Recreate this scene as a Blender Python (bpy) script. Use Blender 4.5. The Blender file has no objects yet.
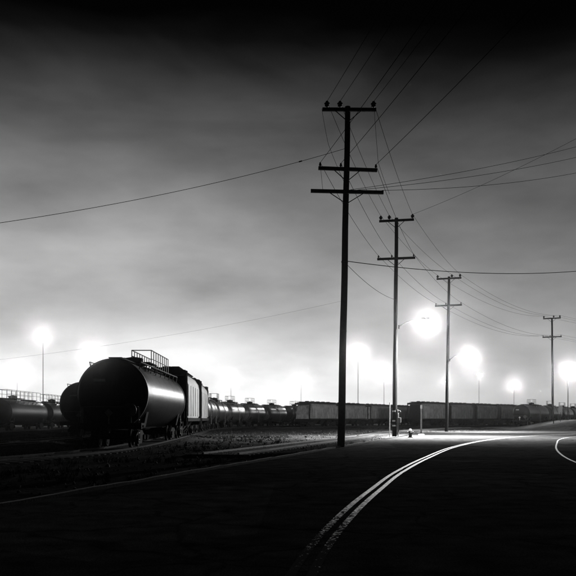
import bpy, bmesh, math, random
from mathutils import Vector, Matrix, noise

R = math.radians
scene = bpy.context.scene
COL = scene.collection

# ------------------------------------------------------------------ camera
F = 823.0            # focal length in pixels of a 576 px wide frame
HOR = 419.0          # horizon row
EYE = 1.5
cam_d = bpy.data.cameras.new('camera')
cam = bpy.data.objects.new('camera', cam_d)
COL.objects.link(cam)
cam.location = (0, 0, EYE)
cam.rotation_euler = (R(90), 0, 0)
cam_d.sensor_width = 56.0
cam_d.lens = 56.0 * F / 576.0
cam_d.shift_y = (HOR - 288.0) / 576.0
cam_d.clip_end = 4000
scene.camera = cam

# ------------------------------------------------------------------ sky
world = bpy.data.worlds.new('World')
scene.world = world
world.use_nodes = True
wt = world.node_tree
wt.nodes.clear()
def wn(t, **kw):
    n = wt.nodes.new(t)
    for k, v in kw.items(): setattr(n, k, v)
    return n
def wl(a, b): wt.links.new(a, b)
tc = wn('ShaderNodeTexCoord')
sep = wn('ShaderNodeSeparateXYZ'); wl(tc.outputs['Generated'], sep.inputs[0])
ramp = wn('ShaderNodeValToRGB')
SKY = [(0.0, 1.15), (0.04, 1.0), (0.08, .70), (0.12, .53), (0.16, .40), (0.205, .29), (0.257, .19),
       (0.311, .105), (0.36, .046), (0.39, .018), (0.415, .004), (0.435, .0006), (1.0, .0006)]
els = ramp.color_ramp.elements
els[0].position = SKY[0][0]; els[0].color = (SKY[0][1],) * 3 + (1,)
els[1].position = SKY[-1][0]; els[1].color = (SKY[-1][1],) * 3 + (1,)
for p, v in SKY[1:-1]:
    e = els.new(p); e.color = (v, v, v, 1)
# the cloud base is lit from below by the town: wavy layers, so the elevation is disturbed by noise
mp = wn('ShaderNodeMapping'); mp.inputs['Scale'].default_value = (2.0, 2.0, 6.5); mp.inputs['Rotation'].default_value = (0, R(24), 0)
wl(tc.outputs['Generated'], mp.inputs[0])
nz = wn('ShaderNodeTexNoise'); nz.inputs['Scale'].default_value = 1.6; nz.inputs['Detail'].default_value = 4; nz.inputs['Roughness'].default_value = .5
nz.inputs['Distortion'].default_value = .6
wl(mp.outputs[0], nz.inputs['Vector'])
nsub = wn('ShaderNodeMath', operation='SUBTRACT'); wl(nz.outputs['Fac'], nsub.inputs[0]); nsub.inputs[1].default_value = .5
nmul = wn('ShaderNodeMath', operation='MULTIPLY_ADD'); wl(nsub.outputs[0], nmul.inputs[0]); nmul.inputs[1].default_value = .085
tlt = wn('ShaderNodeMath', operation='MULTIPLY_ADD'); wl(sep.outputs['X'], tlt.inputs[0]); tlt.inputs[1].default_value = .025; wl(sep.outputs['Z'], tlt.inputs[2])
# the tilt of the cloud edge only concerns the upper sky
tw = wn('ShaderNodeMapRange'); wl(sep.outputs['Z'], tw.inputs[0]); tw.inputs[1].default_value = .08; tw.inputs[2].default_value = .35
tm = wn('ShaderNodeMix'); tm.data_type = 'FLOAT'; wl(tw.outputs[0], tm.inputs[0]); wl(sep.outputs['Z'], tm.inputs[2]); wl(tlt.outputs[0], tm.inputs[3])
wl(tm.outputs[0], nmul.inputs[2])
wl(nmul.outputs[0], ramp.inputs[0])
# brightness of the cloud layers
mp2 = wn('ShaderNodeMapping'); mp2.inputs['Scale'].default_value = (3.0, 3.0, 8.0); mp2.inputs['Rotation'].default_value = (0, R(32), 0); mp2.inputs['Location'].default_value = (3.1, 0, 1.7)
wl(tc.outputs['Generated'], mp2.inputs[0])
nz2 = wn('ShaderNodeTexNoise'); nz2.inputs['Scale'].default_value = 1.5; nz2.inputs['Detail'].default_value = 6; nz2.inputs['Roughness'].default_value = .52
wl(mp2.outputs[0], nz2.inputs['Vector'])
mr = wn('ShaderNodeMapRange'); wl(nz2.outputs['Fac'], mr.inputs[0])
mr.inputs[1].default_value = .3; mr.inputs[2].default_value = .7; mr.inputs[3].default_value = .70; mr.inputs[4].default_value = 1.26
# the glow of the yard is ahead and to the left; the sky behind the camera is dark
mx = wn('ShaderNodeMapRange', interpolation_type='SMOOTHSTEP'); wl(sep.outputs['X'], mx.inputs[0])
mx.inputs[1].default_value = -.25; mx.inputs[2].default_value = .36; mx.inputs[3].default_value = 1.16; mx.inputs[4].default_value = .66
my = wn('ShaderNodeMapRange', interpolation_type='SMOOTHSTEP'); wl(sep.outputs['Y'], my.inputs[0])
my.inputs[1].default_value = .5; my.inputs[2].default_value = .85; my.inputs[3].default_value = .02; my.inputs[4].default_value = 1.0
m1 = wn('ShaderNodeMath', operation='MULTIPLY'); wl(mr.outputs[0], m1.inputs[0]); wl(mx.outputs[0], m1.inputs[1])
m2 = wn('ShaderNodeMath', operation='MULTIPLY'); wl(m1.outputs[0], m2.inputs[0]); wl(my.outputs[0], m2.inputs[1])
# near the horizon the town's glow is strongest straight ahead
ax = wn('ShaderNodeMath', operation='ABSOLUTE'); wl(sep.outputs['X'], ax.inputs[0])
hx = wn('ShaderNodeMapRange', interpolation_type='SMOOTHSTEP'); wl(ax.outputs[0], hx.inputs[0]); hx.inputs[1].default_value = .08; hx.inputs[2].default_value = .30; hx.inputs[3].default_value = 1.0; hx.inputs[4].default_value = .68
hz_w = wn('ShaderNodeMapRange'); wl(sep.outputs['Z'], hz_w.inputs[0]); hz_w.inputs[1].default_value = .03; hz_w.inputs[2].default_value = .15
hm_ = wn('ShaderNodeMix'); hm_.data_type = 'FLOAT'; wl(hz_w.outputs[0], hm_.inputs[0]); wl(hx.outputs[0], hm_.inputs[2]); hm_.inputs[3].default_value = 1.0
m3 = wn('ShaderNodeMath', operation='MULTIPLY'); wl(m2.outputs[0], m3.inputs[0]); wl(hm_.outputs[0], m3.inputs[1])
bg = wn('ShaderNodeBackground'); wl(ramp.outputs[0], bg.inputs['Color']); wl(m3.outputs[0], bg.inputs['Strength'])
wo = wn('ShaderNodeOutputWorld'); wl(bg.outputs[0], wo.inputs['Surface'])

scene.view_settings.view_transform = 'Standard'
scene.view_settings.look = 'None'
scene.view_settings.exposure = 0
scene.view_settings.gamma = 1
scene.view_settings.use_curve_mapping = False
scene.cycles.use_denoising = True
scene.cycles.volume_bounces = 0
scene.cycles.seed = 5
scene.cycles.max_bounces = 4
scene.cycles.caustics_reflective = False
scene.cycles.caustics_refractive = False
scene.cycles.sample_clamp_indirect = 2.0

HAZE_DENSITY = .00015
HAZE_ANISO = .982
STREET_POWER = 20000
POOL_POWER = 125000      # the downward share of the street lamps
rnd = random.Random(7)

# ------------------------------------------------------------------ materials
def mat(name, base, rough=.8, spec=.3, metal=0., var=.3, scale=4., bump=0., bscale=30., detail=6, emit=0., stain=0.):
    m = bpy.data.materials.new(name); m.use_nodes = True
    t = m.node_tree; b = t.nodes['Principled BSDF']
    b.inputs['Roughness'].default_value = rough
    b.inputs['Specular IOR Level'].default_value = spec
    b.inputs['Metallic'].default_value = metal
    co = t.nodes.new('ShaderNodeTexCoord')
    n = t.nodes.new('ShaderNodeTexNoise'); n.inputs['Scale'].default_value = scale; n.inputs['Detail'].default_value = detail
    t.links.new(co.outputs['Object'], n.inputs['Vector'])
    cr = t.nodes.new('ShaderNodeMapRange'); t.links.new(n.outputs['Fac'], cr.inputs[0])
    cr.inputs[1].default_value = .3; cr.inputs[2].default_value = .7
    cr.inputs[3].default_value = base * (1 - var); cr.inputs[4].default_value = base * (1 + var)
    last = cr.outputs[0]
    if stain:
        mpn = t.nodes.new('ShaderNodeMapping'); mpn.inputs['Scale'].default_value = (3, 3, .35)
        t.links.new(co.outputs['Object'], mpn.inputs[0])
        n3 = t.nodes.new('ShaderNodeTexNoise'); n3.inputs['Scale'].default_value = 1.6; n3.inputs['Detail'].default_value = 8; n3.inputs['Roughness'].default_value = .7
        t.links.new(mpn.outputs[0], n3.inputs['Vector'])
        r3 = t.nodes.new('ShaderNodeMapRange'); t.links.new(n3.outputs['Fac'], r3.inputs[0])
        r3.inputs[1].default_value = .42; r3.inputs[2].default_value = .62; r3.inputs[3].default_value = 1; r3.inputs[4].default_value = 1 - stain
        mm = t.nodes.new('ShaderNodeMath'); mm.operation = 'MULTIPLY'
        t.links.new(last, mm.inputs[0]); t.links.new(r3.outputs[0], mm.inputs[1]); last = mm.outputs[0]
    t.links.new(last, b.inputs['Base Color'])
    if bump:
        n2 = t.nodes.new('ShaderNodeTexNoise'); n2.inputs['Scale'].default_value = bscale; n2.inputs['Detail'].default_value = 8
        t.links.new(co.outputs['Object'], n2.inputs['Vector'])
        bp = t.nodes.new('ShaderNodeBump'); bp.inputs['Strength'].default_value = 1; bp.inputs['Distance'].default_value = bump
        t.links.new(n2.outputs['Fac'], bp.inputs['Height']); t.links.new(bp.outputs[0], b.inputs['Normal'])
    if emit:
        b.inputs['Emission Color'].default_value = (1, 1, 1, 1); b.inputs['Emission Strength'].default_value = emit
    return m
M = dict(
    asphalt=mat('asphalt', .036, 1, .0, var=.4, scale=1.7, bump=.008, bscale=70, detail=14),
    dirt=mat('dirt', .035, 1, .0, var=.6, scale=.5, bump=.05, bscale=6, detail=12),
    ballast=mat('ballast', .03, 1, .0, var=.7, scale=9, bump=.05, bscale=14),
    kerb=mat('kerb_concrete', .035, .95, .05, var=.4, scale=3, bump=.01, bscale=20),
    concrete=mat('concrete', .15, .85, .2, var=.2, scale=5),
    pave=mat('pavement_concrete', .055, 1, 0, var=.5, scale=.8, detail=8),
    wood=mat('creosoted_wood', .009, .95, .03, var=.4, scale=6, bump=.01, bscale=25, stain=.4),
    tie=mat('sleeper_wood', .05, .95, .1, var=.4, scale=5, bump=.01),
    rail=mat('rail_steel', .02, .8, .04, metal=.0, var=.3, scale=8),
    railp=mat('polished_rail', .035, .6, .22),
    insul=mat('insulator_glaze', .008, .7, .05),
    wire=mat('wire_metal', .004, 1, 0),
    tank=mat('tank_paint', .009, .30, .11, var=.3, scale=2, stain=.5, bump=.006, bscale=3.5),
    tankd=mat('tank_band_paint', .02, .6, .4),
    tankp=mat('pale_tank_paint', .08, .3, .4, var=.2, scale=2, stain=.45, bump=.004, bscale=2),
    tankb=mat('black_tank_paint', .005, .45, .10, var=.15, scale=2, stain=.35),
    hopper=mat('hopper_paint', .40, .6, .35, var=.25, scale=1.2, stain=.5),
    hopperd=mat('hopper_dark_paint', .23, .6, .35, var=.3, scale=1.2, stain=.5),
    steel=mat('dark_steel', .014, .85, .06, var=.4, scale=6),
    wheel=mat('wheel_steel', .015, .9, .04),
    railing=mat('railing_paint', .07, .5, .4),
    white=mat('white_paint', .3, .6, .3, var=.1, scale=10),
    hydr=mat('hydrant_paint', .05, .8, .1, var=.3, scale=12, stain=.3),
    placard=mat('placard_face', .45, .5, .3, var=.3, scale=18),
    grey=mat('galvanised', .07, .8, .2, metal=.0, var=.2),
    weed=mat('dry_weed', .022, .9, .1, var=.4, scale=3),
    stone=mat('stone', .06, .9, .1, var=.6, scale=2),
    line=mat('road_paint', .72, 1, 0, var=.2, scale=8),
    lens=mat('lamp_lens', .8, .3, .3, emit=700.),
)
# asphalt: cracks, tar seams, patches and oil spots
t = M['asphalt'].node_tree; b = t.nodes['Principled BSDF']; src = b.inputs['Base Color'].links[0].from_socket
co = t.nodes.new('ShaderNodeTexCoord')
def nn(tp, **k):
    n = t.nodes.new(tp)
    for a, v in k.items(): n.inputs[a].default_value = v
    return n
wv = nn('ShaderNodeTexNoise', Scale=1.2, Detail=6); t.links.new(co.outputs['Object'], wv.inputs['Vector'])
va = t.nodes.new('ShaderNodeVectorMath'); va.operation = 'MULTIPLY_ADD'; t.links.new(wv.outputs['Color'], va.inputs[0]); va.inputs[1].default_value = (1.1, 1.1, 0); t.links.new(co.outputs['Object'], va.inputs[2])
vo = nn('ShaderNodeTexVoronoi', Scale=.33); vo.feature = 'DISTANCE_TO_EDGE'; t.links.new(va.outputs[0], vo.inputs['Vector'])
c1 = nn('ShaderNodeMapRange', **{'From Min': .006, 'From Max': .016, 'To Min': .6, 'To Max': 1.}); t.links.new(vo.outputs['Distance'], c1.inputs[0])
v2 = nn('ShaderNodeTexVoronoi', Scale=.16); t.links.new(co.outputs['Object'], v2.inputs['Vector'])
sx_ = t.nodes.new('ShaderNodeSeparateColor'); t.links.new(v2.outputs['Color'], sx_.inputs[0])
c2 = nn('ShaderNodeMapRange', **{'From Min': 0., 'From Max': 1., 'To Min': .75, 'To Max': 1.35}); t.links.new(sx_.outputs[0], c2.inputs[0])
n5 = nn('ShaderNodeTexNoise', Scale=.7, Detail=9, Roughness=.75); t.links.new(co.outputs['Object'], n5.inputs['Vector'])
c3 = nn('ShaderNodeMapRange', **{'From Min': .56, 'From Max': .64, 'To Min': 1., 'To Max': .45}); t.links.new(n5.outputs['Fac'], c3.inputs[0])
n6 = nn('ShaderNodeTexNoise', Scale=45, Detail=2, Roughness=.8); t.links.new(co.outputs['Object'], n6.inputs['Vector'])
c4 = nn('ShaderNodeMapRange', **{'From Min': .35, 'From Max': .7, 'To Min': .6, 'To Max': 1.8}); t.links.new(n6.outputs['Fac'], c4.inputs[0])
for c in (c1, c2, c3, c4):
    mm = t.nodes.new('ShaderNodeMath'); mm.operation = 'MULTIPLY'; t.links.new(src, mm.inputs[0]); t.links.new(c.outputs[0], mm.inputs[1]); src = mm.outputs[0]
t.links.new(src, b.inputs['Base Color'])
M['lens'].cycles.emission_sampling = 'NONE'
# worn road paint: chips down to the asphalt
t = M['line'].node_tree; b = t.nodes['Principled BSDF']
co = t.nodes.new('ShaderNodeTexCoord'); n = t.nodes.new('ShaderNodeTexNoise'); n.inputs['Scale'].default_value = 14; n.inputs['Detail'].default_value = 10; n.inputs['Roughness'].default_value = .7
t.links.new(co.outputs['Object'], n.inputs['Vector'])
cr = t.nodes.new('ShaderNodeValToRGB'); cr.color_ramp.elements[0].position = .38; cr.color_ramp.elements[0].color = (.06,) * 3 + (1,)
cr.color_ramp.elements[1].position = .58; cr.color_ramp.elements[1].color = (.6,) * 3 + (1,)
# lamp light falling off, put into the colour: paint darkens towards the camera
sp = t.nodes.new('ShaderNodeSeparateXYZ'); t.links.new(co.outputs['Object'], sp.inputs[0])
near_dim = t.nodes.new('ShaderNodeMapRange'); t.links.new(sp.outputs['Y'], near_dim.inputs[0])
near_dim.inputs[1].default_value = 8.2; near_dim.inputs[2].default_value = 17; near_dim.inputs[3].default_value = -.24; near_dim.inputs[4].default_value = -.015
ad = t.nodes.new('ShaderNodeMath'); t.links.new(n.outputs['Fac'], ad.inputs[0]); t.links.new(near_dim.outputs[0], ad.inputs[1])
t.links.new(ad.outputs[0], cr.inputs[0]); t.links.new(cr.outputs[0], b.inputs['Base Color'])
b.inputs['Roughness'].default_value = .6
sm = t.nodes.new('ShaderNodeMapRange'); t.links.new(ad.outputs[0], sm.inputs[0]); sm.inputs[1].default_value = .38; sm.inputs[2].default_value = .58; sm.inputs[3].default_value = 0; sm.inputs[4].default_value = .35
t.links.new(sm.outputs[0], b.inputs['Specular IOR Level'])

# ------------------------------------------------------------------ mesh helpers
class MB:
    def __init__(s): s.v = []; s.f = []
    def add(s, vs, fs):
        o = len(s.v); s.v += [tuple(p) for p in vs]; s.f += [tuple(i + o for i in f) for f in fs]
    def box(s, c, d, rot=None):
        x, y, z = d[0] / 2, d[1] / 2, d[2] / 2
        p = [Vector((a * x, b * y, e * z)) for a in (-1, 1) for b in (-1, 1) for e in (-1, 1)]
        if rot: p = [rot @ q for q in p]
        p = [q + Vector(c) for q in p]
        s.add(p, [(0, 1, 3, 2), (4, 6, 7, 5), (0, 4, 5, 1), (2, 3, 7, 6), (0, 2, 6, 4), (1, 5, 7, 3)])
        return s
    def tube(s, pts, r, n=6, r2=None, cap=True):
        pts = [Vector(p) for p in pts]; m = len(pts); base = len(s.v); up = None
        for i, p in enumerate(pts):
            d = (pts[min(i + 1, m - 1)] - pts[max(i - 1, 0)]).normalized()
            if up is None:
                up = Vector((0, 0, 1)) if abs(d.z) < .9 else Vector((1, 0, 0))
            u = d.cross(up).normalized(); w = u.cross(d).normalized()
            rr = r if r2 is None else r + (r2 - r) * i / (m - 1)
            for k in range(n):
                a = 2 * math.pi * k / n
                s.v.append(tuple(p + u * math.cos(a) * rr + w * math.sin(a) * rr))
        for i in range(m - 1):
            for k in range(n):
                a = base + i * n + k; b2 = base + i * n + (k + 1) % n
                s.f.append((a, b2, b2 + n, a + n))
        if cap:
            s.f.append(tuple(base + k for k in range(n))[::-1]); s.f.append(tuple(base + (m - 1) * n + k for k in range(n)))
        return s
    def lathe(s, prof, c=(0, 0, 0), axis='z', n=24):
        base = len(s.v); c = Vector(c)
        for (h, r) in prof:
            for k in range(n):
                a = 2 * math.pi * k / n; q = (r * math.cos(a), r * math.sin(a))
                p = {'z': (q[0], q[1], h), 'x': (h, q[0], q[1]), 'y': (q[1], h, q[0])}[axis]
                s.v.append(tuple(c + Vector(p)))
        for i in range(len(prof) - 1):
            for k in range(n):
                a = base + i * n + k; b2 = base + i * n + (k + 1) % n
                s.f.append((a, b2, b2 + n, a + n))
        s.f.append(tuple(base + k for k in range(n))[::-1]); s.f.append(tuple(base + (len(prof) - 1) * n + k for k in range(n)))
        return s
    def prism_x(s, prof, x0, x1):        # closed (y,z) outline swept along x
        n = len(prof)
        s.add([(x0, y, z) for y, z in prof] + [(x1, y, z) for y, z in prof],
              [(i, (i + 1) % n, n + (i + 1) % n, n + i) for i in range(n)] + [tuple(range(n))[::-1], tuple(range(n, 2 * n))])
        return s
    def build(s, name, m, parent=None, smooth=False, bevel=0):
        me = bpy.data.meshes.new(name); me.from_pydata(s.v, [], s.f)
        bm = bmesh.new(); bm.from_mesh(me); bmesh.ops.recalc_face_normals(bm, faces=bm.faces)
        bm.to_mesh(me); bm.free()
        me.materials.append(m)
        o = bpy.data.objects.new(name, me); COL.objects.link(o)
        if parent: o.parent = parent
        if smooth:
            me.shade_smooth()
            md = o.modifiers.new('es', 'EDGE_SPLIT'); md.split_angle = R(38)
        if bevel:
            md = o.modifiers.new('bv', 'BEVEL'); md.width = bevel; md.segments = 2
        return o
def tag(o, label=None, cat=None, group=None, kind=None):
    for k, v in (('label', label), ('category', cat), ('group', group), ('kind', kind)):
        if v: o[k] = v
    return o
def empty(name, loc=(0, 0, 0), rz=0):
    o = bpy.data.objects.new(name, None); COL.objects.link(o); o.location = loc; o.rotation_euler = (0, 0, rz); o.empty_display_size = .3
    return o
def copy_tree(o, parent=None):
    c = o.copy(); COL.objects.link(c); c.parent = parent
    for ch in list(o.children): copy_tree(ch, c)
    return c
def P(px, py, Y):
    return Vector(((px - 288) / F * Y, Y, EYE - (py - HOR) / F * Y))

def catmull(pts, n=12):
    pts = [Vector((*p, 0)) if len(p) == 2 else Vector(p) for p in pts]
    q = [pts[0] * 2 - pts[1]] + pts + [pts[-1] * 2 - pts[-2]]
    out = []
    for i in range(1, len(q) - 2):
        for k in range(n):
            t = k / n
            a, b, c, d = q[i - 1], q[i], q[i + 1], q[i + 2]
            out.append(.5 * ((2 * b) + (c - a) * t + (2 * a - 5 * b + 4 * c - d) * t * t + (3 * b - a - 3 * c + d) * t ** 3))
    out.append(pts[-1]); return out

# ------------------------------------------------------------------ ground
def ss(a, b, x):
    t = max(0, min(1, (x - a) / (b - a))); return t * t * (3 - 2 * t)
def gh(x, y):
    return 1.42 * ss(33, 43.5, x - (y - 118) * .15) * ss(105, 121, y) * (1 - ss(137, 149, y - (x - 45) * .0))
L_E = [(-10, -12), (-8, 2), (-4.86, 13.9), (-2.3, 24), (.2, 33.4), (4.6, 50.5), (9.3, 68.6), (13.4, 84), (18.5, 95), (26, 101.5), (36, 103.5), (60, 104), (120, 104), (300, 104)]
R_E = [(8.5, -12), (8.4, 5), (8.6, 14), (9.3, 24), (10.3, 30), (13, 39.8), (16.8, 51.4), (20, 60.5), (23.7, 68.6), (29, 75), (38, 80), (60, 84), (120, 86), (300, 86)]
C_E = [(-2.2, -12), (-.9, 0), (-.3, 5), (.2, 9.2), (.92, 13.4), (1.83, 17.8), (3.05, 23.3), (5.2, 31.6), (8.9, 44.4), (14.2, 58.8), (20.8, 72), (29, 82), (41, 89), (62, 93.5), (120, 95), (300, 95)]
Ls, Rs, Cs = catmull(L_E, 16), catmull(R_E, 16), catmull(C_E, 12)
def offs(pl, d):      # offset to the right of travel
    out = []
    for i, p in enumerate(pl):
        t = (pl[min(i + 1, len(pl) - 1)] - pl[max(i - 1, 0)]).normalized()
        out.append(p + Vector((t.y, -t.x, 0)) * d)
    return out

def axis_vals(segs):
    out = []
    for a, b, st in segs:
        n = max(1, round((b - a) / st)); out += [a + (b - a) * i / n for i in range(n)]
    return out + [segs[-1][1]]
xs = axis_vals([(-700, -100, 60), (-100, -30, 5), (-30, 30, .6), (30, 75, 1.0), (75, 150, 8), (150, 700, 60)])
ys = axis_vals([(-60, 5, 8), (5, 60, .6), (60, 155, 1.0), (155, 220, 6), (220, 700, 60)])
# distance-to-road test for the relief
def left_x(y):
    for a, b in zip(L_E, L_E[1:]):
        if a[1] <= y <= b[1] and b[1] > a[1]:
            return a[0] + (b[0] - a[0]) * (y - a[1]) / (b[1] - a[1])
    return 1e3
def offroad(x, y):
    if y > 104.5: return ss(104.5, 108, y)
    return ss(.25, 1.5, left_x(y) - x)
gv = []
for y in ys:
    for x in xs:
        z = gh(x, y)
        o = offroad(x, y)
        if o > 0 and abs(x) < 100 and y < 220:
            z -= o * (.10 * abs(noise.noise(Vector((x * .35, y * .35, 0)))) + .07 * abs(noise.noise(Vector((x * 1.1, y * 1.1, 3)))))
        gv.append((x, y, z - .012))
nx = len(xs)
gf = [(j * nx + i, j * nx + i + 1, (j + 1) * nx + i + 1, (j + 1) * nx + i) for j in range(len(ys) - 1) for i in range(nx - 1)]
g = MB(); g.add(gv, gf); tag(g.build('ground', M['dirt'], smooth=False), kind='structure')
bpy.data.objects['ground'].data.shade_smooth()

def ribbon(a, b, z, nc=1):
    vs, fs = [], []
    for p, q in zip(a, b):
        for k in range(nc + 1):
            w = p.lerp(q, k / nc); vs.append((w.x, w.y, gh(w.x, w.y) + z))
    for i in range(len(a) - 1):
        for k in range(nc):
            o = i * (nc + 1) + k; fs.append((o, o + 1, o + nc + 2, o + nc + 1))
    return vs, fs
r = MB(); r.add(*ribbon(Ls, offs(Rs, 1.3), .004, 8)); tag(r.build('road', M['asphalt']), kind='structure')
# access road climbing over the mound to the right
A_E = [(33.5, 104.6), (35, 110), (38.5, 115), (44, 119), (53, 121.5), (70, 123), (120, 124)]
As = catmull(A_E, 12)
r = MB(); r.add(*ribbon(offs(As, -2.6), offs(As, 2.6), .02, 10)); tag(r.build('road', M['asphalt']), kind='structure')
def line(pl, w=.1, z=.008):
    m = MB(); m.add(*ribbon(offs(pl, -w / 2), offs(pl, w / 2), z)); return m
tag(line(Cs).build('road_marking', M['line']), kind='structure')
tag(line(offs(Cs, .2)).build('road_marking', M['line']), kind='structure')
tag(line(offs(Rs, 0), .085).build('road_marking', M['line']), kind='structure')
def kerb(pl, w=.12, h0=.07):
    m = MB(); a, b = offs(pl, -w / 2), offs(pl, w / 2); vs = []; fs = []
    for p, q in zip(a, b):
        h = h0 + .02 * noise.noise(p * .9) + rnd.uniform(-.006, .006)
        vs += [(p.x, p.y, -.05), (p.x, p.y, h), (q.x, q.y, h), (q.x, q.y, -.05)]
    for i in range(len(a) - 1):
        for k in range(3): o = 4 * i + k; fs.append((o, o + 1, o + 5, o + 4))
    m.add(vs, fs); return m
tag(kerb(offs(Ls, -.09)).build('kerb', M['kerb']), kind='structure')
tag(kerb(offs(Rs, 1.39)).build('kerb', M['concrete']), kind='structure')
La = [p for p in offs(Ls, -.18) if p.y > 63 and p.x < 130]; Lb = [p for p in offs(Ls, -2.3) if True][-len([p for p in Ls]):]
Lb = [offs(Ls, -2.3)[i] for i, p in enumerate(offs(Ls, -.18)) if p.y > 63 and p.x < 130]
r = MB(); r.add(*ribbon(Lb, La, .05, 3)); tag(r.build('pavement', M['pave']), kind='structure')
# ------------------------------------------------------------------ railway tracks
TR_A = [(-20, 2), (-14.5, 14), (-11, 24), (-9, 31), (-8.1, 38), (-8.1, 46), (-8.4, 55), (-8.8, 65), (-9.4, 78), (-10.1, 90), (-10.9, 104), (-10.9, 118), (-9.7, 131), (-7, 145), (-3, 159), (2, 173), (8, 187)]
TR_B = [(-26, 10), (-20, 24), (-17.2, 38), (-15.9, 50), (-15.7, 62), (-16, 76), (-16.6, 92), (-17.2, 120), (-16, 150), (-12, 180)]
TR_C = [(-38, 20), (-33, 50), (-32, 75), (-32.2, 92), (-32.8, 108), (-33.6, 125), (-34, 150), (-33, 180)]
TR_D = [(-2.7, 33), (-1.9, 36), (1.2, 48), (4.4, 60), (7.6, 73), (11, 88), (15.5, 102), (21.5, 118), (29, 134)]
TR_E = [(-4, 128), (1.9, 139), (8.6, 152), (15.3, 164.5), (22, 177), (28.7, 189.5), (38, 206)]
TR_G = [(13, 143), (24.2, 158), (33, 169.5), (42, 181), (52.4, 194), (62, 206), (80, 230)]
TR_F = [(33, 135.5), (42, 149.5), (51, 164), (58.5, 179), (66.2, 194), (74, 209), (82, 224), (98, 252)]
def track(pts, label, n=10, rm='rail'):
    root = empty('railway_track'); tag(root, label, 'railway track', 'railway tracks of the yard')
    pl = catmull(pts, n)
    for s in (-1, 1):
        m = MB(); a, b = offs(pl, s * .7525 - .036), offs(pl, s * .7525 + .036); vs = []; fs = []
        for p, q in zip(a, b): vs += [(p.x, p.y, .04), (p.x, p.y, .16), (q.x, q.y, .16), (q.x, q.y, .04)]
        for i in range(len(a) - 1):
            for k in range(3): o = 4 * i + k; fs.append((o, o + 1, o + 5, o + 4))
        m.add(vs, fs); m.build('rail', M[rm], root)
    m = MB(); acc = 0
    for i in range(len(pl) - 1):
        a, b = pl[i], pl[i + 1]; d = b - a; l = d.length; ang = math.atan2(d.y, d.x)
        while acc < l:
            p = a + d * (acc / l)
            m.box((p.x, p.y, .045), (.22, 2.5 + rnd.uniform(-.08, .08), .09), Matrix.Rotation(ang + rnd.uniform(-.03, .03), 3, 'Z')); acc += .62
        acc -= l
    tag(m.build('sleeper', M['tie'], root), kind='stuff')
    m = MB(); vs = []; fs = []
    W = [(-2.1, -.1), (-1.45, .06), (0, .055), (1.45, .06), (2.1, -.1)]
    rows = [offs(pl, w) for w, _ in W]
    for i in range(len(pl)):
        for (w, z), rw in zip(W, rows): vs.append((rw[i].x, rw[i].y, z))
    for i in range(len(pl) - 1):
        for k in range(4): o = 5 * i + k; fs.append((o, o + 1, o + 6, o + 5))
    m.add(vs, fs); m.build('ballast_bed', M['ballast'], root)
    return root
track(TR_A, 'track carrying the big black tank car and the curved train behind it')
track(TR_B, 'dark track just left of the big black tank car')
track(TR_C, 'track at the far left under the row of tank cars with railings')
track(TR_D, 'empty track beside the kerb, passing behind the nearest utility pole', rm='railp')
track(TR_E, 'track under the grey hopper cars behind the nearest utility pole')
track(TR_G, 'track under the tall hopper cars right of the second utility pole')
track(TR_F, 'track at the far right under the shiny tank cars')

# ------------------------------------------------------------------ rail vehicles (x along the car, z=0 at rail top)
def wheel_mesh():
    return MB().lathe([(-.07, .06), (-.07, .30), (-.03, .34), (-.065, .40), (-.065, .455), (.045, .445), (.045, .49), (.07, .49), (.07, .40), (.03, .33), (.05, .10), (.05, .06)], axis='y', n=24)
def bogie(root, x):
    m = MB()
    for s in (-1, 1):
        y = s * .98
        m.add([(x + a, y + b, z) for b in (-.07, .07) for a, z in [(-1.15, .40), (-1.15, .58), (-.55, .80), (.55, .80), (1.15, .58), (1.15, .40), (.75, .42), (.42, .16), (-.42, .16), (-.75, .42)]],
              [tuple(range(10))[::-1], tuple(range(10, 20))] + [(i, (i + 1) % 10, 10 + (i + 1) % 10, 10 + i) for i in range(10)])
        for w in (-.89, .89): m.lathe([(-.12, .13), (.12, .13)], (x + w, y + s * .03, .46), 'y', 12)
        for w in (-.2, 0, .2): m.tube([(x + w, y, .28), (x + w, y, .66)], .07, 8)
    m.box((x, 0, .68), (.45, 2.0, .26))
    b = m.build('bogie', M['steel'], root)
    for w in (-.89, .89):
        for s in (-1, 1):
            o = MB()
            q = wheel_mesh(); vs = [(v[0] + x + w, v[1] * s + s * -.0 + s * .7525, v[2] + .46) for v in q.v]
            o.add(vs, q.f)
            if s == 1: o.tube([(x + w, -.7, .46), (x + w, .7, .46)], .08, 10)
            o.build('wheel', M['wheel'], b, smooth=True)
    return b
def coupler(root, s, x):
    m = MB(); m.box((s * (x + .35), 0, .88), (.7, .18, .2)); m.box((s * (x + .78), 0, .88), (.28, .3, .32))
    m.box((s * (x + .95), -.09, .88), (.16, .1, .28)); m.tube([(s * (x + .2), .35, .85), (s * (x + .35), .38, .5), (s * (x + .75), .36, .35)], .03, 6)
    m.build('coupler', M['steel'], root)

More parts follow.
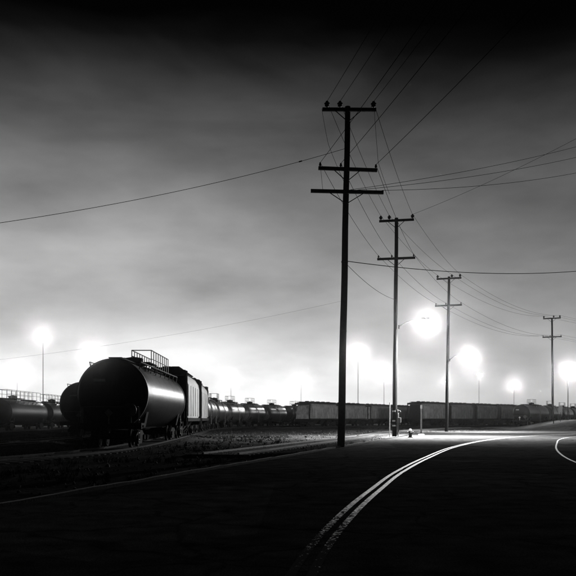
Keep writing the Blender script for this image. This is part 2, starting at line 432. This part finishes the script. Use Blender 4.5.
def tank_car(L=15.4, Rr=1.62, zc=2.72, detailed=True, paint='tank', rail_from=-1.5, rail_to=None, manx=0., bands=(), ladders=(-1, 1), head=None):
    root = empty('tank_car'); h = L / 2; hd = .62
    prof = []
    for i in range(9):
        a = math.pi / 2 * i / 8; prof.append((-h + hd - hd * math.cos(a), max(.02, Rr * math.sin(a))))
    for k in range(1, 6):
        x = -h + hd + (L - 2 * hd) * k / 6; prof += [(x - .08, Rr), (x - .014, Rr), (x, Rr + .004), (x + .014, Rr), (x + .08, Rr)]
    prof += [(-p[0], p[1]) for p in prof[:9]][::-1]
    if head:
        MB().lathe(prof[:9], (0, 0, zc), 'x', 64).build('tank_head', M[head], root, smooth=True); prof = prof[8:]
    MB().lathe(prof, (0, 0, zc), 'x', 64).build('tank', M[paint], root, smooth=True)
    for x in (-h + hd + .02, h - hd - .02) + bands:
        MB().lathe([(x - .07, Rr - .01), (x - .07, Rr + .025), (x + .07, Rr + .025), (x + .07, Rr - .01)], (0, 0, zc), 'x', 64).build('band', M['tankd'], root, smooth=True)
    # centre sill, saddles and end sills
    m = MB(); m.box((0, 0, .98), (L + .2, .5, .3))
    for s in (-1, 1):
        x = s * (h - 2.0)
        m.prism_x([(-1.25, .95), (1.25, .95), (1.42, 1.75), (.95, 1.42), (.5, 1.2), (0, 1.1), (-.5, 1.2), (-.95, 1.42), (-1.42, 1.75)], x - .3, x + .3)
        m.box((s * (h + .05), 0, 1.02), (.22, 2.9, .28))
        for y in (-1.35, 1.35): m.box((s * (h - .45), y, 1.1), (1.3, .12, .1))
    m.build('underframe', M['steel'], root)
    for s in (-1, 1): bogie(root, s * (h - 2.0)); coupler(root, s, h + .1)
    top = zc + Rr
    # running board, dome and its platform
    m = MB(); m.box((0, 0, top + .10), (L * .86, .62, .05))
    for x in [h * k for k in (-.8, -.6, -.4, -.2, .2, .4, .6, .8)]: m.box((x, 0, top + .03), (.08, .5, .14))
    m.build('running_board', M['steel'], root)
    m = MB(); m.lathe([(top - .12, .5), (top + .42, .5), (top + .46, .44), (top + .50, .2)], (manx, 0, 0), 'z', 20); m.box((manx, .5, top + .42), (.3, .12, .1)); m.tube([(manx - .42, 0, top + .52), (manx + .42, 0, top + .52)], .03)
    m.build('manway', M['steel'], root, smooth=True)
    m = MB(); m.box((manx, 0, top + .14), (2.6, 2.1, .05))
    for x in (manx - 1.0, manx + 1.0):
        for s in (-1, 1): m.tube([(x, s * 1.0, top + .12), (x, s * .9, top - .5)], .03)
    m.build('platform', M['steel'], root)
    m = MB()
    x0, x1 = rail_from, (h - .6 if rail_to is None else rail_to)
    for y in (-.55, .55):
        n = 8 if rail_to is None else 3
        for i in range(n + 1):
            x = x0 + (x1 - x0) * i / n; m.tube([(x, y, top + .1), (x, y, top + 1.08)], .028)
        m.tube([(x0, y, top + 1.08), (x1, y, top + 1.08)], .03); m.tube([(x0, y, top + .6), (x1, y, top + .6)], .022)
    m.tube([(x0, -.55, top + 1.08), (x0, .55, top + 1.08)], .03)
    m.build('railing', M['railing'], root)
    m = MB()
    for s in (-1, 1):
        y = s * 1.12; zt = zc + math.sqrt(Rr ** 2 - 1.12 ** 2)
        for i in range(9):
            x = -h * .86 + L * .86 * i / 8; m.tube([(x, y, zt - .03), (x, s * 1.2, zt + .34)], .024)
        m.tube([(-h * .86, s * 1.2, zt + .34), (h * .86, s * 1.2, zt + .34)], .028)
    m.build('handrail', M['railing'], root)
    for s in ladders:
        m = MB(); xx = s * .0
        for x in (xx - .22, xx + .22): m.tube([(x, s * (Rr + .12), .75), (x, s * (Rr + .12), zc + .2), (x, s * (Rr * .8), zc + Rr * .72), (x, s * 1.05, top + .12)], .025)
        for i in range(9): z = .85 + i * .28; m.tube([(xx - .22, s * (Rr + .12), z), (xx + .22, s * (Rr + .12), z)], .018)
        m.build('ladder', M['railing'], root)
    if detailed:
        for s in (-1, 1):
            m = MB()
            for y in (-1.3, 1.3):
                for x in (0, .34): m.tube([(s * (h + .05 - x), y, .35), (s * (h + .05 - x), y, 1.9)], .02)
                for z in (.4, .7, 1.0, 1.3): m.tube([(s * (h + .05), y, z), (s * (h - .29), y, z)], .018)
            m.tube([(s * (h + .12), -1.3, 1.9), (s * (h + .12), 1.3, 1.9)], .022)
            m.build('end_step', M['railing'], root)
        m = MB(); m.lathe([(-.02, .30), (.02, .30), (.02, .26), (-.02, .26)], (-h - .28, -.95, 1.75), 'x', 24)
        for k in range(3): a = k * math.pi / 3; m.tube([(-h - .28, -.95 - .28 * math.cos(a), 1.75 - .28 * math.sin(a)), (-h - .28, -.95 + .28 * math.cos(a), 1.75 + .28 * math.sin(a))], .014)
        m.tube([(-h - .28, -.95, 1.75), (-h + .05, -.95, 1.75)], .03); m.tube([(-h - .02, -.95, 1.1), (-h - .02, -.95, 1.78)], .035)
        m.build('brake_wheel', M['railing'], root)
        m = MB(); q = .19; m.add([(-h - .34 + a, y * q - .0, 1.62 + z * q) for a in (-.012, .012) for y, z in ((-1, 0), (0, 1), (1, 0), (0, -1))], [(0, 1, 2, 3), (7, 6, 5, 4), (0, 4, 5, 1), (1, 5, 6, 2), (2, 6, 7, 3), (3, 7, 4, 0)])
        m.tube([(-h - .32, 0, 1.1), (-h - .32, 0, 1.45)], .03)
        m.build('placard', M['placard'], root)
        m = MB(); m.box((-h - .012, .5, zc + .62), (.012, .55, .12), None); m.build('nameplate', M['placard'], root)
        m = MB(); m.box((-1.2, .5, .8), (.8, .5, .45)); MB().lathe([(-.9, .22), (.9, .22)], (1.9, .0, .95), 'x', 16).build('air_reservoir', M['steel'], root); MB().tube([(-1.9, 0, .9), (-1.9, 0, .55)], .12, 12).build('outlet_pipe', M['steel'], root)
        m.build('brake_gear', M['steel'], root)
    return root

def hopper_car(L=13.4, W=3.1, H=4.85, paint='hopper', roof=True, ribs=6, endp='steel'):
    root = empty('hopper_car'); h = L / 2; w = W / 2
    # the cargo body: bulging sides, recessed dark ends
    pr = [(-w + .12, 1.35), (-w, 1.6), (-w, H - 1.0), (-w + .07, H - .6), (-w + .32, H - .22), (-w + .75, H - .04), (0, H), (w - .75, H - .04), (w - .32, H - .22), (w - .07, H - .6), (w, H - 1.0), (w, 1.6), (w - .12, 1.35)]
    m = MB(); m.prism_x(pr, -h + .9, h - .9); m.build('body', M[paint], root, smooth=True)
    for s in (-1, 1):
        m = MB()
        m.box((s * (h - .04), 0, 1.12), (.14, W - .1, .5))
        for y in (-w + .1, w - .1):
            m.box((s * (h - .06), y, (H + .9) / 2), (.12, .14, H - 1.1)); m.box((s * (h - .5), y, 1.2), (.9, .08, .14))
        m.box((s * (h - .06), 0, H - .22), (.12, W - .2, .34))
        m.build('end_frame', M['steel'], root); m = MB()
        m.add([(s * (h - .12), y, 1.25) for y in (-w + .2, w - .2)] + [(s * (h - .88), y, H - .4) for y in (w - .2, -w + .2)] + [(s * (h - .88), y, 1.25) for y in (-w + .2, w - .2)], [(0, 1, 2, 3), (0, 4, 5, 1), (0, 3, 4), (1, 5, 2), (3, 2, 5, 4)])
        m.build('slope_sheet', M[endp], root)
        for sy in (-1, 1):
            m = MB()
            for x in (.1, .55): m.tube([(s * (h - x), sy * (w - .02), .5), (s * (h - x), sy * (w - .02), H - .1)], .022)
            for i in range(14): m.tube([(s * (h - .1), sy * (w - .02), .6 + i * .3), (s * (h - .55), sy * (w - .02), .6 + i * .3)], .018)
            m.build('ladder', M['steel'], root)
    if roof:
        m = MB(); m.prism_x([(-w + .3, H - .2), (-w + .5, H + .02), (0, H + .10), (w - .5, H + .02), (w - .3, H - .2)], -h, h); m.build('roof', M['steel'], root)
    m = MB()
    for s in (-1, 1): m.box((0, s * .75, H + .17), (L * .98, .5, .04))
    for i in range(9): m.box((-h * .9 + L * .9 * i / 8, 0, H + .12), (.06, 1.9, .08))
    m.build('running_board', M['steel'], root)
    for i in range(5):
        m = MB(); m.lathe([(H + .05, .36), (H + .26, .36), (H + .30, .3)], (-h * .7 + L * .7 * i / 4, 0, 0), 'z', 14); m.build('hatch', M['steel'], root)
    for i in range(ribs):
        x = -h + 1.0 + (L - 2.0) * i / (ribs - 1)
        for s in (-1, 1): MB().box((x, s * (w + .01), (1.5 + H - .95) / 2), (.07, .05, H - .95 - 1.6)).build('side_rib', M[paint], root)
    for s in (-1, 1): MB().box((0, s * (w - .02), 1.3), (L - .5, .16, .24)).build('side_sill', M['steel'], root)
    for i in range(3):
        x = (i - 1) * L * .22; m = MB(); a, b = L * .105, .4
        m.add([(x - a, -w + .3, 1.34), (x + a, -w + .3, 1.34), (x + a, w - .3, 1.34), (x - a, w - .3, 1.34), (x - b, -.6, .38), (x + b, -.6, .38), (x + b, .6, .38), (x - b, .6, .38)],
              [(0, 1, 2, 3), (4, 5, 6, 7), (0, 4, 5, 1), (1, 5, 6, 2), (2, 6, 7, 3), (3, 7, 4, 0)])
        m.build('discharge_chute', M['steel'], root)
    MB().box((0, 0, .98), (L, .5, .28)).build('centre_sill', M['steel'], root)
    for s in (-1, 1): bogie(root, s * (h - 1.7)); coupler(root, s, h)
    return root

def arclen(pl):
    s = [0]
    for a, b in zip(pl, pl[1:]): s.append(s[-1] + (b - a).length)
    return s
def at_len(pl, sl, d):
    for i in range(len(pl) - 1):
        if sl[i + 1] >= d: return pl[i].lerp(pl[i + 1], (d - sl[i]) / (sl[i + 1] - sl[i]))
    return pl[-1]
def len_at_y(pl, sl, y):
    for i in range(len(pl) - 1):
        if pl[i].y <= y <= pl[i + 1].y: return sl[i] + (sl[i + 1] - sl[i]) * (y - pl[i].y) / (pl[i + 1].y - pl[i].y)
RAIL_Z = .16
def put(o, pts, y0, L, off=0):
    """puts the car's near end at depth y0 on the track, returns the depth of its far end"""
    pl = catmull(pts, 20); sl = arclen(pl); s0 = len_at_y(pl, sl, y0)
    a, b = at_len(pl, sl, s0), at_len(pl, sl, s0 + L)
    c = (a + b) / 2; o.location = (c.x, c.y, RAIL_Z); o.rotation_euler = (0, 0, math.atan2(b.y - a.y, b.x - a.x))
    return at_len(pl, sl, s0 + L + 1.9 + off).y

tank1 = tank_car(L=16.6, Rr=1.63, zc=2.5, rail_from=.5, manx=-2.0, ladders=(1,))
tank1_z = 2.5
tag(tank1, 'big black tank car nearest the camera, catwalk railing on top', 'tank car', 'rail cars parked on the curved track')
hop = hopper_car(L=13.6, H=4.75)
tag(hop, 'pale grey hopper car with dark end, coupled right behind the big black tank car', 'hopper car', 'rail cars parked on the curved track')
y = put(tank1, TR_A, 37.6, 16.6)
y = put(hop, TR_A, y, 13.6)
hop2 = copy_tree(hop); tag(hop2, 'second pale hopper car, between the first pale hopper and the shiny tank cars')
y = put(hop2, TR_A, y, 13.6)
LT = 11.4
small = tank_car(L=LT, Rr=1.5, zc=2.42, detailed=False, paint='tankp', rail_from=-1.0, rail_to=1.0)
ords = ['nearest the pale hoppers', 'second after the pale hoppers', 'third after the pale hoppers', 'fourth after the pale hoppers',
        'fifth after the pale hoppers', 'sixth after the pale hoppers', 'last one seen before the grey hopper cars']
for i in range(7):
    o = small if i == 0 else copy_tree(small)
    tag(o, 'shiny tank car of the curved row, ' + ords[i], 'tank car', 'rail cars parked on the curved track')
    y = put(o, TR_A, y, LT)
# left tracks
o = copy_tree(tank1); tag(o, 'dark tank car half hidden behind the left side of the big black tank car', 'tank car', 'tank cars on the left tracks')
put(o, TR_B, 62, 16.6)
y = 91; used = set(); left0 = tank_car(L=16.6, Rr=1.5, zc=2.1, paint='tankb', rail_from=-6.5, manx=-2.4, ladders=(1,), detailed=False)
for lb in ('tank car with top railing at the left edge of the photo', 'tank car with top railing below the thin light mast', 'farthest tank car of the left row, beside the half hidden one'):
    o = left0 if left0.name not in used else copy_tree(left0)
    used.add(left0.name); tag(o, lb, 'tank car', 'tank cars on the left tracks')
    y = put(o, TR_C, y, 16.6)
# middle hoppers
y = 140
LB = ['grey hopper car with its end towards the camera, left of the nearest utility pole', 'grey hopper car just left of the nearest utility pole, coupled behind the camera-facing one',
      'grey hopper car directly right of the nearest utility pole', 'grey hopper car next to the second utility pole, left side']
mid = hopper_car(L=12.4, W=3.0, H=4.15, paint='hopperd', ribs=5, endp='hopper')
for i in range(4):
    o = mid if i == 0 else copy_tree(mid)
    tag(o, LB[i], 'hopper car', 'grey hopper cars in the middle of the yard')
    y = put(o, TR_E, y, 12.4, -.6)
tall = hopper_car(L=11.4, W=3.1, H=4.5, paint='hopperd', ribs=5)
y = 158
LB = ['tall hopper car with rounded end behind the wooden marker post', 'tall hopper car directly behind the third utility pole', 'tall hopper car right of the third utility pole', 'tall hopper car left of the dark tank car end on the right']
for i in range(4):
    o = tall if i == 0 else copy_tree(tall)
    tag(o, LB[i], 'hopper car', 'tall hopper cars on the right')
    y = put(o, TR_G, y, 11.4, -1.0)
# right hand tank cars
rt0 = tank_car(L=14.8, Rr=1.55, zc=2.4, paint='tankp', head='tankb', rail_from=-1.0, rail_to=1.0)
rt = tank_car(L=14.8, Rr=1.55, zc=2.4, paint='tankp', rail_from=-1.0, rail_to=1.0)
y = 150
LB = ['tank car on the right whose dark round end faces the camera', 'shiny tank car directly behind the farthest utility pole', 'shiny tank car behind the small white sign', 'shiny tank car at the right edge of the photo', 'last shiny tank car, farthest along the right row']
for i in range(5):
    o = rt0 if i == 0 else (rt if i == 1 else copy_tree(rt))
    tag(o, LB[i], 'tank car', 'tank cars in the right row')
    y = put(o, TR_F, y, 14.8, -.4)

# ------------------------------------------------------------------ utility poles
def utility_pole(base, lean, yaw, arms, label, ins_top, ins_low, H=18.2):
    root = empty('utility_pole', base, yaw)
    tag(root, label, 'utility pole', 'utility poles along the road')
    lx = lean / H
    def ax(z): return lx * z
    m = MB(); pts = [(ax(z) + .012 * math.sin(z * .9), 0, z) for z in [-.6] + [H * k / 14 for k in range(15)]]
    m.tube(pts, .205, 16, r2=.145); m.build('shaft', M['wood'], root, smooth=True)
    atts = []
    for j, (z, x0, x1, tilt) in enumerate(arms):
        rot = Matrix.Rotation(tilt, 3, 'Y'); cx = (x0 + x1) / 2 + ax(z)
        m = MB(); m.box((cx, -.19, z + (-(x0 + x1) / 2) * math.sin(tilt)), (x1 - x0, .13, .19), rot)
        m.build('crossarm', M['wood'], root, bevel=.01)
        for s in (-1, 1):
            m = MB(); xx = s * (.72 if j < 2 else .95)
            m.tube([(ax(z) + xx, -.27, z - .06 - xx * math.sin(tilt)), (ax(z) + s * .05, -.22, z - .62)], .025, 6); m.build('brace', M['grey' if 0 else 'steel'], root)
        ins = ins_top if j == 0 else (ins_low if j == 1 else [])
        for x in ins:
            zb = z + .075 - x * math.sin(tilt)
            m = MB()
            if j == 0: m.lathe([(0, .03), (.07, .03), (.075, .09), (.11, .13), (.15, .12), (.16, .08), (.18, .12), (.22, .155), (.27, .14), (.30, .08), (.36, .075), (.385, .04)], (ax(z) + x, -.19, zb), 'z', 16); top = .36
            else: m.lathe([(0, .025), (.05, .03), (.06, .06), (.12, .075), (.15, .05), (.2, .055), (.24, .03)], (ax(z) + x, -.19, zb), 'z', 12); top = .22
            m.build('insulator', M['insul'], root, smooth=True)
            atts.append(Vector(base) + Matrix.Rotation(yaw, 3, 'Z') @ Vector((ax(z) + x, -.19, zb + top)))
        MB().tube([(ax(z), -.27, z), (ax(z), .2, z)], .02, 6).build('bolt', M['steel'], root)
    return root, atts
ARMS2 = [(17.95, -1.42, 1.45, 0), (14.8, -1.55, 1.58, 0)]
p1, a1 = utility_pole((2.83, 44, 0), .37, R(1), [(17.97, -1.37, 1.5, 0), (14.8, -1.52, 1.62, R(1.8)), (13.6, -1.9, 1.98, R(1))],
    'tallest and nearest wooden utility pole, three crossarms, at the kerb', [-1.12, -.43, 1.36], [-1.42, -.32, 1.55])
p2, a2 = utility_pole((8.85, 68.4, 0), .17, R(-12), ARMS2, 'second utility pole, with the brightest street lamp and the hydrant at its foot', [-1.28, -.58, 1.33], [-1.45, -.35, 1.45])
p3, a3 = utility_pole((18.6, 96.6, 0), .3, R(-18), ARMS2, 'third utility pole, standing before the tall hopper cars with a smaller street lamp', [-1.3, .35, 1.3], [-1.45, -.3, 1.45])
p4, a4 = utility_pole((44.9, 139.5, .6), -.15, R(-25), ARMS2, 'farthest utility pole, on the mound before the right tank cars', [-1.3, .3, 1.3], [-1.45, -.3, 1.45], H=18.0)
# small fittings on the second pole: reflective bands, conduit with meter boxes
for z in (2.15, 1.35, .95):
    MB().lathe([(z - .06, .19), (z - .06, .2), (z + .06, .2), (z + .06, .19)], (.01, 0, 0), 'z', 20).build('reflector_band', M['placard'], p2)
m = MB(); m.tube([(.30, -.1, -.1), (.31, -.1, 1.9), (.25, -.1, 2.3)], .06, 8); m.build('conduit', M['grey'], p2)
m = MB(); m.box((.38, -.14, 1.4), (.34, .2, .42)); m.lathe([(-.3, .12), (-.2, .12)], (.42, -.0, 2.1), 'y', 14); m.build('meter_box', M['grey'], p2, bevel=.01)
# nearest pole: a cable clamp at lamp height and a few climbing pegs
for k, z in enumerate((9.9, 6.2)): MB().lathe([(z - .03, .17), (z - .03, .185), (z + .03, .185), (z + .03, .17)], (.37 / 18.2 * z, 0, 0), 'z', 20).build('clamp', M['steel'], p1)

# ------------------------------------------------------------------ wires
def sagline(a, b, sag, n=24):
    return [a.lerp(b, i / n) - Vector((0, 0, 4 * sag * (i / n) * (1 - i / n))) for i in range(n + 1)]
def wire(pts_list, sags, r, label, group='power wires between the poles', name='power_wire'):
    pts = []
    for (a, b), s in zip(zip(pts_list, pts_list[1:]), sags):
        seg = sagline(Vector(a), Vector(b), s); pts += seg if not pts else seg[1:]
    return tag(MB().tube(pts, r, 5).build(name, M['wire'], None), label, 'wire', group)
p0 = [v + Vector((10.4 + dx, -66, 0)) for v, dx in zip(a1, (0, .2, 0, 0, 0, .2))]
p5 = [v + Vector((60, 40, -1.2)) for v in a4]
names = ['left upper', 'middle upper', 'right upper', 'left lower', 'middle lower', 'right lower']
for k in range(6):
    wire([p0[k], a1[k], a2[k], a3[k], a4[k], p5[k]], [.9, .35, .4, 1.3, 1.2], .013, f'dark power wire strung from the {names[k]} insulator of each utility pole')
arm3 = lambda x: Vector((2.83 + .27 + x, 43.8, 13.7 - x * .017))
G3 = 'wires running right from the nearest pole'
wire([arm3(.2), P(640, 128, 68)], [.45], .013, 'topmost of three wires going right from the lowest crossarm', G3)
wire([arm3(.6), P(640, 141, 64)], [.45], .013, 'middle one of three wires going right from the lowest crossarm', G3)
wire([arm3(1.9), P(640, 158, 62)], [.55], .013, 'lowest of three wires going right from the lowest crossarm', G3)
wire([a2[2], P(640, 104, 50)], [.35], .011, 'thin wire rising right from the top of the second utility pole', G3)
wa, wb = P(347, 148, 44), P(-60, 231, 35)
wire([wa, wb], [.42], .013, 'single wire crossing the sky to the left edge', 'single wires crossing the sky')
lf = sagline(wa, wb, .42, 24); tag(MB().tube([lf[4].lerp(lf[3], .55), lf[4].lerp(lf[3], .75)], .035, 6).build('wire_splice', M['wire']), 'small splice on the single wire left of the nearest pole', 'splice')
wire([P(345.5, 261, 44), P(640, 263, 64)], [.75], .022, 'thick cable sagging right from halfway up the nearest pole', 'cables from the nearest pole', 'cable')
wire([P(345.5, 263, 44), P(397, 300, 68.2)], [.35], .013, 'slack cable dropping from the nearest pole to the second pole', 'cables from the nearest pole', 'cable')
wire([P(346, 300, 44), P(-60, 366, 42)], [.35], .0035, 'faint low wire going left above the black tank car', 'single wires crossing the sky')
# drop wires between the arms of the nearest pole
wire([arm3(-1.3) + Vector((0, 0, 4.3)), arm3(-.95) + Vector((0, 0, 2.4)), arm3(.1) + Vector((0, 0, 0))], [.1, .1], .01, 'short drop wire crossing left side of nearest pole between crossarms', 'drop wires on the nearest pole')
wire([a1[2], arm3(1.7) + Vector((0, 0, 1.5)), arm3(1.9) + Vector((.4, 0, -.2))], [.05, .05], .01, 'short drop wire right side of nearest pole between crossarms', 'drop wires on the nearest pole')
wire([a1[3], arm3(-1.25)], [.05], .01, 'short vertical jumper left end of the two lower crossarms', 'drop wires on the nearest pole')

# ------------------------------------------------------------------ lamps
def point(loc, power, parent=None, r=.12):
    d = bpy.data.lights.new('lamp_light', 'POINT'); d.energy = power; d.shadow_soft_size = r
    o = bpy.data.objects.new('lamp_light', d); COL.objects.link(o); o.location = loc
    if parent: o.parent = parent
    return o
def pool(loc, power, parent):
    d = bpy.data.lights.new('lamp_beam', 'SPOT'); d.energy = power; d.shadow_soft_size = .1; d.spot_size = R(150); d.spot_blend = 1.0
    o = bpy.data.objects.new('lamp_beam', d); COL.objects.link(o); o.location = loc; o.parent = parent
def street_lamp(px0, py0, px1, py1, Y, label, power):
    a, b = P(px0, py0, Y), P(px1, py1, Y)
    root = empty('street_lamp', a); tag(root, label, 'street lamp', 'street lamps on the utility poles')
    d = b - a
    m = MB(); m.tube([(0, 0, 0), (d.x * .3, 0, d.z * .62), (d.x * .65, 0, d.z * .95), (d.x - .3, 0, d.z)], .035, 8); m.box((0.03, 0, 0), (.08, .12, .3)); m.build('lamp_arm', M['steel'], root)
    m = MB()
    for k in range(9):
        pass
    m.add([(d.x + x, y, d.z + z) for x, y, z in [(-.4, -.06, .02), (-.4, .06, .02), (-.15, -.15, -.05), (-.15, .15, -.05), (.3, -.15, -.05), (.3, .15, -.05), (.38, -.05, -.02), (.38, .05, -.02), (-.15, -.1, .1), (-.15, .1, .1), (.25, -.1, .1), (.25, .1, .1), (-.4, 0, .08)]],
          [(0, 2, 3, 1), (2, 4, 5, 3), (4, 6, 7, 5), (0, 12, 8, 2), (1, 3, 9, 12), (12, 9, 8), (8, 10, 4, 2), (9, 3, 5, 11), (8, 9, 11, 10), (10, 6, 4), (10, 11, 7, 6), (11, 5, 7), (0, 1, 12)])
    m.build('lamp_head', M['steel'], root)
    m = MB(); m.lathe([(-.16, .02), (-.15, .07), (-.11, .12), (-.055, .14)], (d.x + .08, 0, d.z), 'z', 20); m.build('lamp_lens', M['lens'], root, smooth=True)
    point((d.x + .08, 0, d.z - .32), power, root, .1)
    pool((d.x + .08, 0, d.z - .30), power / STREET_POWER * POOL_POWER, root)
street_lamp(398.5, 327, 426, 319, 68.2, 'brightest street lamp, on a curved arm of the second utility pole', STREET_POWER)
street_lamp(449.5, 360, 468, 353, 96.4, 'smaller bright street lamp on the arm of the third utility pole', STREET_POWER * .62)

def yard_mast(px, py, Y, power, label):
    c = P(px, py, Y); root = empty('light_mast', (c.x, c.y, 0)); tag(root, label, 'light mast', 'yard light masts on the horizon')
    m = MB(); m.tube([(0, 0, -.3), (0, 0, c.z * .5), (0, 0, c.z + .5)], .10, 8, r2=.06); m.build('mast', M['steel'], root, smooth=True)
    m = MB(); m.tube([(-.9, 0, c.z + .45), (.9, 0, c.z + .45)], .06, 6); m.build('head_frame', M['steel'], root)
    for s in (-.7, .7):
        m = MB(); m.box((s, -.05, c.z + .55), (.5, .3, .4)); f = m.build('floodlight', M['steel'], root)
        m = MB(); m.box((s, -.215, c.z + .55), (.42, .02, .32)); m.build('floodlight_glass', M['lens'], f)
    point((0, -.6, c.z), power, root, .25)
masts = [(17, 375, 230, 1.0, 'light mast at the far left, low over the tank cars'), (43, 336, 190, .55, 'tall thin light mast rising above the left tank cars'),
         (91, 353, 185, .8, 'light mast shining just over the left shoulder of the black tank car'), (231, 381, 300, .35, 'small distant light over the curved row of shiny tank cars'),
         (301, 381, 330, .5, 'distant yard light above the grey hopper end left of the nearest pole'), (358, 352, 230, .9, 'light mast glowing right beside the nearest utility pole'),
         (384, 373, 300, 1.0, 'low yard light just left of the second utility pole'), (446, 383, 310, .3, 'faint low light on the line of the third utility pole'),
         (479, 376, 320, .22, 'yard light just below the smaller street lamp'), (514, 386, 350, .8, 'broad low yard light above the tall hopper cars'),
         (568, 372, 128, .75, 'light mast at the right edge lighting the mound')]
for px, py, Y, k, lb in masts: yard_mast(px, py, Y, STREET_POWER * 1.15 * k, lb)

# ------------------------------------------------------------------ street furniture
def hydrant(loc):
    root = empty('fire_hydrant', loc, R(15)); tag(root, 'pale fire hydrant at the foot of the second utility pole', 'fire hydrant')
    MB().lathe([(0, .2), (.05, .2), (.06, .13), (.48, .125), (.5, .17), (.54, .17), (.56, .15), (.64, .13), (.71, .07), (.72, .035), (.78, .035)], n=24).build('barrel', M['hydr'], root, smooth=True)
    for s in (-1, 1): MB().lathe([(s * .1, .055), (s * .19, .055), (s * .2, .075), (s * .26, .07), (s * .28, .03), (s * .31, .03)], (0, 0, .42), 'x', 14).build('side_nozzle', M['hydr'], root, smooth=True)
    MB().lathe([(-.1, .075), (-.2, .075), (-.21, .1), (-.28, .095), (-.3, .035), (-.33, .035)], (0, 0, .38), 'y', 14).build('front_nozzle', M['hydr'], root, smooth=True)
hydrant((9.9, 66.6, .0))
root = empty('marker_post', (8.2, 66.5, 0)); tag(root, 'thin white marker post left of the second utility pole', 'marker post')
MB().tube([(0, 0, -.2), (.02, 0, 2.78)], .04, 10).build('post', M['white'], root, smooth=True); MB().lathe([(2.78, .045), (2.83, .03)], (.02, 0, 0), 'z', 10).build('cap', M['grey'], root)
root = empty('marker_post', (12.3, 76, 0)); tag(root, 'dark square wooden post on a pale concrete footing by the road edge', 'marker post')
MB().box((0, 0, 1.4), (.15, .12, 2.85)).build('post', M['wood'], root, bevel=.01); MB().box((0, -.05, 2.62), (.2, .03, .36)).build('sign_plate', M['steel'], root)
MB().lathe([(-.05, .32), (.1, .3), (.14, .2)], n=16).build('footing', M['concrete'], root)
sx = P(567, 419, 123)
root = empty('road_sign', (sx.x, 126, gh(sx.x, 126) - .1)); tag(root, 'small white rectangular sign on a thin post at the far right mound', 'sign')
MB().tube([(0, 0, 0), (0, 0, 2.3)], .035, 8).build('post', M['grey'], root); MB().box((0, -.05, 2.05), (.62, .03, 1.05)).build('sign_board', M['white'], root, bevel=.01)
root = empty('marker_post', (P(553.5, 419, 124).x, 124, gh(40, 124) - .05)); tag(root, 'short dark post on the mound under the farthest utility pole', 'marker post')
MB().tube([(0, 0, 0), (0, 0, .75)], .07, 8).build('post', M['wood'], root); MB().box((0, -.08, .62), (.5, .04, .3)).build('sign_plate', M['steel'], root)

# ------------------------------------------------------------------ weeds, stones
m = MB()
def tuft(x, y, z, hgt, n):
    for _ in range(n):
        a = rnd.uniform(0, 6.283); l = hgt * rnd.uniform(.5, 1.1); w = .006 + .004 * rnd.random(); dx, dy = math.cos(a) * l * .5, math.sin(a) * l * .5
        bx, by = x + rnd.uniform(-.08, .08), y + rnd.uniform(-.08, .08)
        m.add([(bx - w, by, z), (bx + w, by, z), (bx + dx * .4 + w * .8, by + dy * .4, z + l * .65), (bx + dx * .4 - w * .8, by + dy * .4, z + l * .65), (bx + dx, by + dy, z + l * .95)], [(0, 1, 2, 3), (3, 2, 4)])
cnt = 0
while cnt < 6000:
    y = 20 + 115 * rnd.random() ** 1.2; x = rnd.uniform(-25, 34)
    if y > 104.8: ok = x < 30
    else: ok = x < left_x(y) - .4
    if not ok or noise.noise(Vector((x * .25, y * .18, 5))) < .02: continue
    tuft(x, y, gh(x, y) - .1, rnd.uniform(.08, .36), 8); cnt += 1
tag(m.build('weeds', M['weed']), 'dry weeds scattered between the kerb and the tracks', 'weeds', kind='stuff')
m = MB(); cnt = 0
while cnt < 5000:
    y = 10 + 100 * rnd.random() ** 1.1; x = rnd.uniform(-20, 26)
    if x > left_x(y) - .3 or y > 104: continue
    s = rnd.uniform(.015, .06) * (1 if rnd.random() < .97 else 2.2)
    rot = Matrix.Rotation(rnd.uniform(0, 6.28), 3, 'Z') @ Matrix.Rotation(rnd.uniform(-.6, .6), 3, 'X')
    q = [rot @ Vector(v) * s for v in ((-1, -.6, -.4), (.9, -.8, -.5), (.7, .8, -.4), (-.8, .7, -.5), (-.4, -.3, .7), (.5, .1, .6), (-.1, .5, .5))]
    m.add([(x + v.x, y + v.y, v.z + .0) for v in q], [(0, 3, 2, 1), (0, 1, 5, 4), (1, 2, 5), (2, 6, 5), (2, 3, 6), (3, 0, 4), (3, 4, 6), (4, 5, 6)]); cnt += 1
tag(m.build('gravel', M['stone']), 'loose stones on the dirt between the kerb and the tracks', 'gravel', kind='stuff')

# ------------------------------------------------------------------ haze
m = MB(); m.box((0, 320, 12.4), (1420, 790, 26.8 + 3.2)); hz = m.build('haze', M['steel'])
hm = bpy.data.materials.new('haze_volume'); hm.use_nodes = True; t = hm.node_tree; t.nodes.clear()
pv = t.nodes.new('ShaderNodeVolumePrincipled'); pv.inputs['Color'].default_value = (.97, .97, .97, 1)
pv.inputs['Density'].default_value = HAZE_DENSITY; pv.inputs['Anisotropy'].default_value = HAZE_ANISO
mo = t.nodes.new('ShaderNodeOutputMaterial'); t.links.new(pv.outputs[0], mo.inputs['Volume'])
hz.data.materials.clear(); hz.data.materials.append(hm); tag(hz, kind='stuff')
